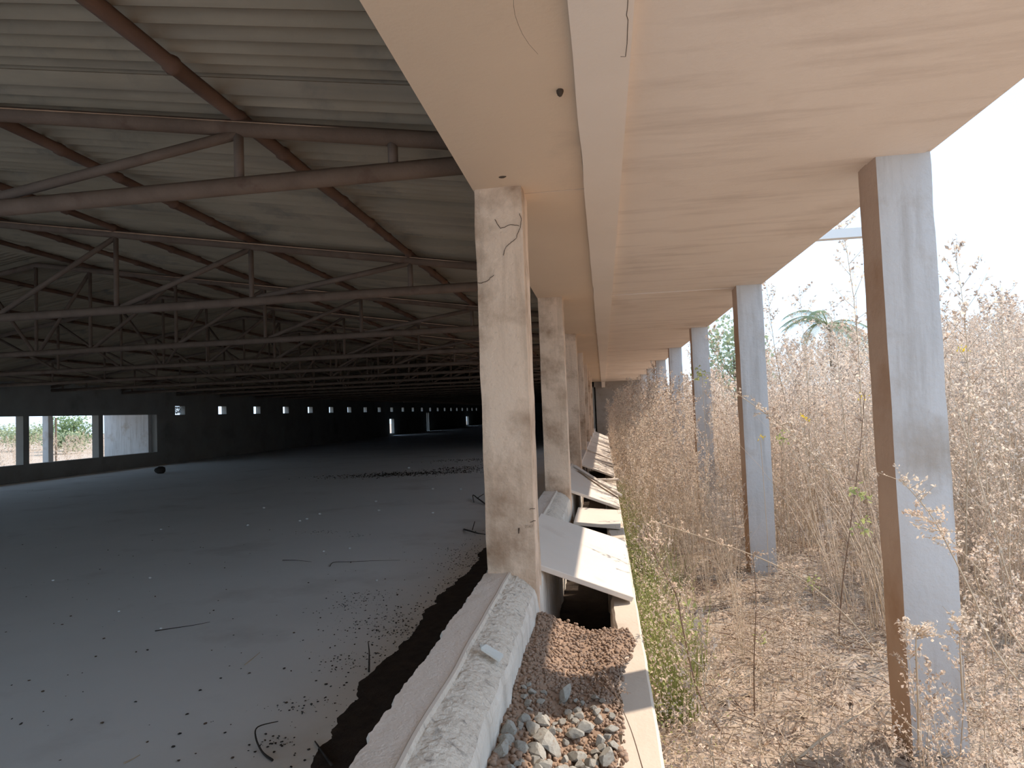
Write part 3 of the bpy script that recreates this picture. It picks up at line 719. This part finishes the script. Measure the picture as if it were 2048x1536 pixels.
# single weeds that stand out
near_me = []
for st, hd in near_t:
    near_me.append((np_mesh('stem', *st, WM), np_mesh('seed_heads', *hd, WM)))
def tall_weed(u, vtop, y, lab, k, group=None, lean=0):
    top = on_y(u, vtop, y); x = top.x - lean; g = ground_h(x, y); s = max(.2, (top.z - g)/1.8)
    e = empty('dry_weed', (x, y, g-.01), lab, 'weed', group); e.scale = (s, s, s); e.rotation_euler = (0, math.atan2(lean, s*1.8), 0 if lean else R_.uniform(0, 6.28))
    sm, hm = near_me[k % 6]
    link('stem', sm, e); tag(link('seed_heads', hm, e), kind='stuff')
    return e
TW = [(1590, 556, 7.5, 'tall dry weed whose thin tip stands against the sky right of the second outer column', .0),
      (1556, 580, 7.0, 'dry weed with a drooping tip against the sky, close right of the second outer column', -.2),
      (1716, 425, 6.5, 'tallest dry weed, its top reaching the pale bar just left of the nearest outer column', .0),
      (1700, 590, 6.0, 'bushy dry weed against the sky hugging the left side of the nearest outer column', .1),
      (1652, 640, 9.5, 'dry weed standing before the feathery tree in the gap between two outer columns', .0),
      (1926, 492, 4.6, 'tall dry weed against the sky just right of the nearest outer column', .05),
      (1998, 556, 5.8, 'slender dry weed against the sky near the right picture edge', .0),
      (1955, 600, 6.4, 'lower branching dry weed between the two slender ones right of the nearest outer column', .05),
      (2046, 590, 4.8, 'dark-tipped dry weed cut by the right picture edge', .0),
      (1905, 580, 3.7, 'pale bushy weed leaning out from behind the right edge of the nearest outer column', -.25),
      (1412, 668, 12, 'thin dry weed in the gap between the second and third outer columns', .0),
      (1465, 640, 8.2, 'dry weed just left of the second outer column, level with the third', .0),
      (1345, 732, 14, 'dry weed reaching up between the third and fourth outer columns', .0),
      (1292, 750, 15, 'weed in shade under the canopy left of the fourth outer column', .0)]
for k, (u, v, y, lab, ln) in enumerate(TW): tall_weed(u, v, y, lab, k, lean=ln)
for k in range(46):                                         # the front rank of the thicket
    y = R_.uniform(4.6, 9.5); x = R_.uniform(1.7, 5.5)
    if not in_view(x, y, .7): x = .55*y
    g = ground_h(x, y); s = height_at(x, y+1.5)*R_.uniform(.8, 1.1)/1.8
    e = empty('dry_weed', (x, y, g-.01), 'one of the head-high dry tan weeds in the front rank of the field thicket', 'weed', 'front rank of field weeds'); e.scale = (s,)*3; e.rotation_euler = (0, 0, R_.uniform(0, 6.28))
    sm, hm = near_me[k % 6]; link('stem', sm, e); tag(link('seed_heads', hm, e), kind='stuff')
for k in range(26):
    y = R_.uniform(5.4, 14); x = R_.uniform(.3, 1.1); g = GZ; s = height_at(x, y)*R_.uniform(.85, 1.2)/1.8
    e = empty('dry_weed', (x, y, g-.01), 'one of the dry weeds crowding the strip between the ledge and the outer columns', 'weed', 'weeds beside the ledge'); e.scale = (s,)*3; e.rotation_euler = (0, 0, R_.uniform(0, 6.28))
    sm, hm = near_me[k % 6]; link('stem', sm, e); tag(link('seed_heads', hm, e), kind='stuff')
# bottom right foreground clumps
low_me = []
for k in range(4):
    st, hd = weed(700+k, .7, 13, 26, .008, start=.2, spread=.3)
    low_me.append((np_mesh('stem', *st, WM), np_mesh('seed_heads', *hd, WM)))
FG = [(1830, 1255, 2.55), (1905, 1260, 2.7), (1965, 1280, 2.75), (2020, 1230, 2.8), (1850, 1390, 2.35), (1930, 1400, 2.3), (2000, 1390, 2.35), (1985, 1180, 3.1), (2035, 1120, 3.2), (1945, 1090, 3.4), (1990, 1010, 3.7), (2040, 980, 3.9), (1770, 1440, 2.3), (1880, 1310, 2.5)]
for k, (u, v, y) in enumerate(FG):
    top = on_y(u, v, y); g = ground_h(top.x, y); s = max(.25, (top.z-g)/.7)
    e = empty('seeding_weed', (top.x, y, g-.01), 'low pale bushy seeding weed around the foot of the nearest outer column', 'weed', 'seeding weeds bottom right'); e.scale = (s,)*3; e.rotation_euler = (0, 0, k*1.3)
    sm, hm = low_me[k % 4]; link('stem', sm, e); tag(link('seed_heads', hm, e), kind='stuff')
# arching stalks
def stalk(pix, ys_, r, label, heads=0, hm='headB', base=None, leafs=0.012, sm='stem', tipfrac=.5):
    pts = [on_y(u, v, y) for (u, v), y in zip(pix, ys_)]
    if base: pts = [Vector((base[0], base[1], ground_h(*base)-.02))] + pts
    e = empty('dry_stalk', pts[0], label, 'stalk'); o0 = Vector(pts[0])
    bm = bmesh.new(); dense = []
    for i in range(len(pts)-1):
        p0, p1, p2, p3 = pts[max(i-1, 0)], pts[i], pts[i+1], pts[min(i+2, len(pts)-1)]
        for k in range(5):
            t = k/5; dense.append(.5*((2*p1) + (p2-p0)*t + (2*p0-5*p1+4*p2-p3)*t*t + (3*p1-p0-3*p2+p3)*t**3) - o0)
    dense.append(pts[-1]-o0); n = len(dense); tube(bm, dense, [r*(1-.72*i/n) for i in range(n)], 6)
    rr = np.random.default_rng(int(pix[0][0]))
    cs = []
    if heads:
        for k in range(heads):
            i = int(n*(1-tipfrac) + (n-1-n*(1-tipfrac))*rr.random()); i = min(i, n-1); b = np.array(dense[i]); d = rr.normal(size=3); d[2] = abs(d[2])*.7; d = nrm(d)*rr.uniform(.02, .10)
            tube(bm, [b, b+d*.6, b+d], r*.25, 4); cs += [b+d*q+rr.normal(size=3)*.006 for q in rr.uniform(.4, 1.05, 7)]
    link('stem', finish(bm, 'stem', sm, True), e)
    if cs:
        V, F = leaves_np(np.array(cs), leafs, rr); link('seed_heads', np_mesh('seed_heads', V, F, np.zeros(len(F)), [hm]), e)['kind'] = 'stuff'
    return e
stalk([(2010, 1330), (1950, 1200), (1905, 1110), (1865, 1035), (1825, 985), (1798, 958)], [2.7]*6, .004, 'arching seed stalk crossing the face of the nearest outer column from the right', 34, 'headB', (1.85, 2.75), .008)
stalk([(2040, 1290), (1990, 1180), (1940, 1120), (1880, 1060), (1820, 1022)], [2.75]*5, .003, 'second thinner seed stalk arching over the nearest outer column, just below the first', 26, 'headA', (1.95, 2.8), .008)
stalk([(1838, 1500), (1836, 1400), (1832, 1300), (1834, 1262)], [2.5]*4, .0045, 'straight straw-yellow stalk standing before the foot of the nearest outer column', 24, 'headB', None, .009, tipfrac=.2)
stalk([(1926, 1400), (1922, 1330), (1920, 1280), (1925, 1240)], [2.6]*4, .004, 'straight yellow stalk beside the lower right edge of the nearest outer column', 22, 'headB', None, .009, tipfrac=.3)
stalk([(1775, 1330), (1700, 1240), (1620, 1170), (1540, 1125), (1450, 1090), (1360, 1060), (1300, 1040)], [4.0]*7, .006, 'long pale stalk arching over the littered ground from the nearest outer column to the left', 16, 'headA', (1.72, 4.0), .010)
stalk([(1440, 1462), (1395, 1380), (1366, 1260), (1352, 1190), (1310, 1110), (1290, 1050)], [3.0]*6, .005, 'brown bent stalk rising beside the ledge in the lower middle', 14, 'headA', None, .009, 'stemdark')
stalk([(1790, 1200), (1740, 1080), (1660, 950), (1580, 865), (1500, 805), (1412, 748)], [4.6]*6, .006, 'long stalk with a seeding tip that crosses the second outer column', 40, 'headB', (2.1, 4.7), .012)
stalk([(1690, 1180), (1640, 1000), (1570, 880), (1500, 790)], [5.2]*4, .004, 'thin straw stalk leaning left just in front of the second outer column', 16, 'headA', (1.9, 5.2), .012)
stalk([(1510, 1470), (1508, 1330), (1512, 1200), (1505, 1100)], [3.3]*4, .004, 'dark upright stalk in the middle of the littered ground', 10, 'headC', None, .009, 'stemdark')
stalk([(1285, 1536), (1262, 1460), (1232, 1390), (1215, 1352)], [1.75]*4, .0018, 'fine dark twig standing over the ledge at the bottom of the view', 12, 'headC', None, .004, 'stemdark')
stalk([(1680, 1290), (1684, 1180), (1700, 1060), (1720, 900), (1730, 780)], [4.4]*5, .005, 'reddish upright stalk just left of the nearest outer column', 22, 'headC', (1.5, 4.4), .010, 'stemdark')
stalk([(1960, 1180), (1975, 1000), (1960, 850), (1935, 740)], [4.0]*4, .005, 'tall straw stalk right of the nearest outer column', 20, 'headB', (2.6, 4.1), .010)
stalk([(2040, 1200), (2020, 1000), (1985, 860), (1940, 800)], [3.8]*4, .005, 'straw stalk curving left near the right picture edge', 20, 'headB', (2.7, 3.9), .010)
stalk([(1590, 1524), (1640, 1480), (1700, 1440), (1750, 1405), (1785, 1368)], [2.85, 2.95, 3.05, 3.2, 3.3], .007, 'pale fallen branch propped on the litter left of the nearest outer column foot', 0)
stalk([(1480, 1355), (1560, 1330), (1620, 1318)], [3.9, 4.1, 4.2], .004, 'bleached fallen twig on the litter in the middle', 0)
# green sprouts and yellow petals
def sprout(u, v, y, m, label, s=.03, n=26):
    p = on_y(u, v, y); rr = np.random.default_rng(u)
    V, F = leaves_np(rr.normal(size=(n, 3))*s, s*.6, rr, .5); g = ground_h(p.x, y)
    e = empty('green_sprout' if m == 'leafG' else 'yellow_flower', (p.x, y, g), label, 'sprout' if m == 'leafG' else 'flower')
    bm = bmesh.new(); tube(bm, [(0, 0, 0), (.01, 0, (p.z-g)*.5), (0, 0, p.z-g)], .002, 5); link('stem', finish(bm, 'stem', 'stem'), e)
    link('leaves' if m == 'leafG' else 'petals', np_mesh('leaves', V, F, np.zeros(len(F)), [m]), e, (0, 0, p.z-g))['kind'] = 'stuff'
for a in ((1404, 748, 5.5, 'leafG', 'dark green leaf tuft before the third outer column', .03, 30), (1716, 985, 4.2, 'leafG', 'green sprig halfway up left of the nearest outer column', .03, 22), (1728, 1055, 4.1, 'leafG', 'bright green sprig just below the halfway one left of the nearest outer column', .03, 22),
          (1624, 1164, 4.0, 'leafG', 'bright green leaf tuft on the long arching stalk', .022, 22), (1520, 1275, 3.7, 'leafG', 'small green sprig low on the littered ground', .02, 16), (1370, 1245, 3.3, 'leafG', 'bright green sprig near the ledge', .04, 34), (1565, 875, 4.6, 'leafG', 'green leaf pair before the second outer column', .025, 18),
          (1726, 797, 4.8, 'leafY', 'yellow flower left of the nearest outer column', .015, 12), (1521, 876, 4.6, 'leafY', 'yellow leaf before the face of the second outer column', .015, 10), (1608, 836, 5, 'leafY', 'yellow-green bud cluster right of the second outer column', .02, 12), (1928, 696, 5, 'leafY', 'yellow flower right of the nearest outer column', .02, 12)):
    sprout(*a)

# ---------------------------------------------------------------- far trees and field through the left openings
def tree(x, y, h, w, label, lm='treeleaf', n=2600, ls=.09, gz=None, seed=1, group=None):
    rr = np.random.default_rng(seed); g = GZ-.02 if gz is None else gz
    e = empty('tree', (x, y, g), label, 'tree', group)
    bm = bmesh.new(); tube(bm, [(0, 0, 0), (.1, 0, h*.35), (0, .1, h*.7)], [.12, .09, .04], 7); cs = []
    for k in range(11):
        a = k*2.4; z = h*(.3+.6*rr.random()); q = w*rr.uniform(.3, .9); t = (math.cos(a)*q, math.sin(a)*q, z)
        tube(bm, [(0, 0, z*.55), t], [.04, .012], 5); cs.append(np.array(t) + rr.normal(size=(n//11, 3))*np.array([w*.32, w*.32, h*.13]))
    link('trunk', finish(bm, 'trunk', 'bark'), e); c = np.vstack(cs); c = c[c[:, 2] > .1]
    V, F = leaves_np(c, ls, rr, .6); link('foliage', np_mesh('foliage', V, F, np.zeros(len(F)), [lm]), e)['kind'] = 'stuff'
tree(-35, 31, 2.1, 1.0, 'dark green round tree seen through the opening left of the pale outside column', 'treeleaf', seed=1)
tree(-40, 33, 2.1, 1.2, 'hazy green tree through the opening at the left picture edge', 'treeleaf2', seed=2)
tree(-37, 41, 2.5, 1.3, 'green tree at the right end of the wide opening across the hall', 'treeleaf', seed=3)
tree(-33, 36, 1.2, .9, 'bushy pale green tree in the middle of the wide opening', 'treeleaf2', seed=4)
tree(-44, 44, 1.9, 2.0, 'far low green tree behind the field seen through the openings', 'treeleaf2', seed=5)
tree(6.6, 34, 5.6, 1.3, 'bright green tree in the gap between the second and third outer columns', 'treeleaf2', 1500, .12, -1.2, 6)
# feathery palm-like tree
p = on_y(1655, 640, 28); e = empty('feathery_tree', (p.x, 28, -.6), 'hazy feathery palm-like tree in the gap right of the second outer column', 'tree')
bm = bmesh.new(); hT = p.z+.4
tube(bm, [(0, 0, 0), (.1, 0, hT*.5), (0, 0, hT)], [.14, .1, .07], 7); link('trunk', finish(bm, 'trunk', 'bark'), e)
A = Acc(); rr = np.random.default_rng(3)
for k in range(13):
    a = k*2.39; d = np.array([math.cos(a), math.sin(a), 0]); up = rr.uniform(.1, 1.2); L = rr.uniform(1.4, 2.1)
    pts = np.stack([np.array([0, 0, hT]) + d*L*t + [0, 0, up*L*t - 1.1*L*t*t*.8] for t in np.linspace(0, 1, 9)])
    V, F = prism_np(pts, [.03*(1-.8*t) for t in np.linspace(0, 1, 9)]); A.add(V, F, 0)
    sd = np.cross(d, [0, 0, 1])
    for q in np.linspace(.15, 1, 30):
        b = np.array([np.interp(q, np.linspace(0, 1, 9), pts[:, c]) for c in range(3)])
        for s in (1, -1):
            V, F = prism_np(np.stack([b, b+sd*s*.2+d*.1-[0, 0, .05], b+sd*s*.34+d*.2-[0, 0, .22]]), [.014, .01, .002]); A.add(V, F, 0)
V, F, m = A.arr(); link('fronds', np_mesh('fronds', V, F, m, ['treeleaf2']), e)
A = Acc(); cnt = 0
while cnt < 420:
    y = R_.uniform(13, 46); x = R_.uniform(-46, -19.6)
    if not (-1.25*y-3 < x < -.72*y+3): continue
    place(A, R_.choice(far_t), x, y, GZ-.05, R_.uniform(.35, .75), R_.uniform(0, 6.28)); cnt += 1
V, F, m = A.arr(); tag(link('left_field_weeds', np_mesh('left_field_weeds', V, F, m, WM)), 'straw-coloured weeds in the sunny field seen through the left openings', 'weeds', kind='stuff')
q = on_y(112, 900, 24); bm = bmesh.new(); tube(bm, [(0, 0, 0), (0, 0, 2.0)], .035, 8)
tag(link('fence_post', finish(bm, 'fence_post', 'bark'), None, (q.x, 24, GZ-.02)), 'thin dark post in the field just right of the pale outside column', 'post')
# pale horizontal bar beyond the canopy
zt = on_y(1690, 459, 6).z; zb_ = on_y(1690, 477, 6).z; xl = on_y(1600, 468, 6).x; xr = on_y(1800, 468, 6).x
e = empty('utility_pole', (xr, 6.0, ground_h(xr, 6)), 'pale crossarm showing between the canopy edge and the nearest outer column', 'pole'); g = ground_h(xr, 6)
bm = bmesh.new(); tube(bm, [(0, 0, 0), (0, 0, zt-g+.15)], .05, 10); link('post', finish(bm, 'post', 'paint', True), e)
bm = bmesh.new(); box(bm, xl-xr, .1, -.04, .04, zb_-g, zt-g); link('crossarm', finish(bm, 'crossarm', 'paint'), e)

# ---------------------------------------------------------------- light
w = bpy.data.worlds.new('sky'); S.world = w; w.use_nodes = True; N = w.node_tree.nodes; L = w.node_tree.links
bg = N['Background']; tc = N.new('ShaderNodeTexCoord'); sp = N.new('ShaderNodeSeparateXYZ'); L.new(tc.outputs['Generated'], sp.inputs[0])
cr = N.new('ShaderNodeValToRGB'); L.new(sp.outputs['Z'], cr.inputs[0]); cr.color_ramp.elements[0].position = 0; cr.color_ramp.elements[0].color = (.62, .80, 1, 1)
cr.color_ramp.elements[1].position = .6; cr.color_ramp.elements[1].color = (.48, .70, 1.0, 1)
L.new(cr.outputs[0], bg.inputs['Color']); bg.inputs['Strength'].default_value = 1.5
sl = bpy.data.lights.new('sun', 'SUN'); so = bpy.data.objects.new('sun', sl); C.objects.link(so)
so.rotation_euler = Vector((1, .55, 1.17)).to_track_quat('Z', 'Y').to_euler(); so.location = (20, 11, 23)
sl.energy = 4.8; sl.angle = .012; sl.color = (1, .86, .72)
S.view_settings.view_transform = 'Standard'; S.view_settings.look = 'None'; S.view_settings.gamma = 1; S.view_settings.use_curve_mapping = False
S.view_settings.exposure = .3
S.cycles.max_bounces = 8; S.cycles.diffuse_bounces = 5; S.cycles.use_adaptive_sampling = True; S.cycles.adaptive_threshold = .03; S.cycles.transmission_bounces = 4; S.cycles.sample_clamp_indirect = 8
S.cycles.use_denoising = True
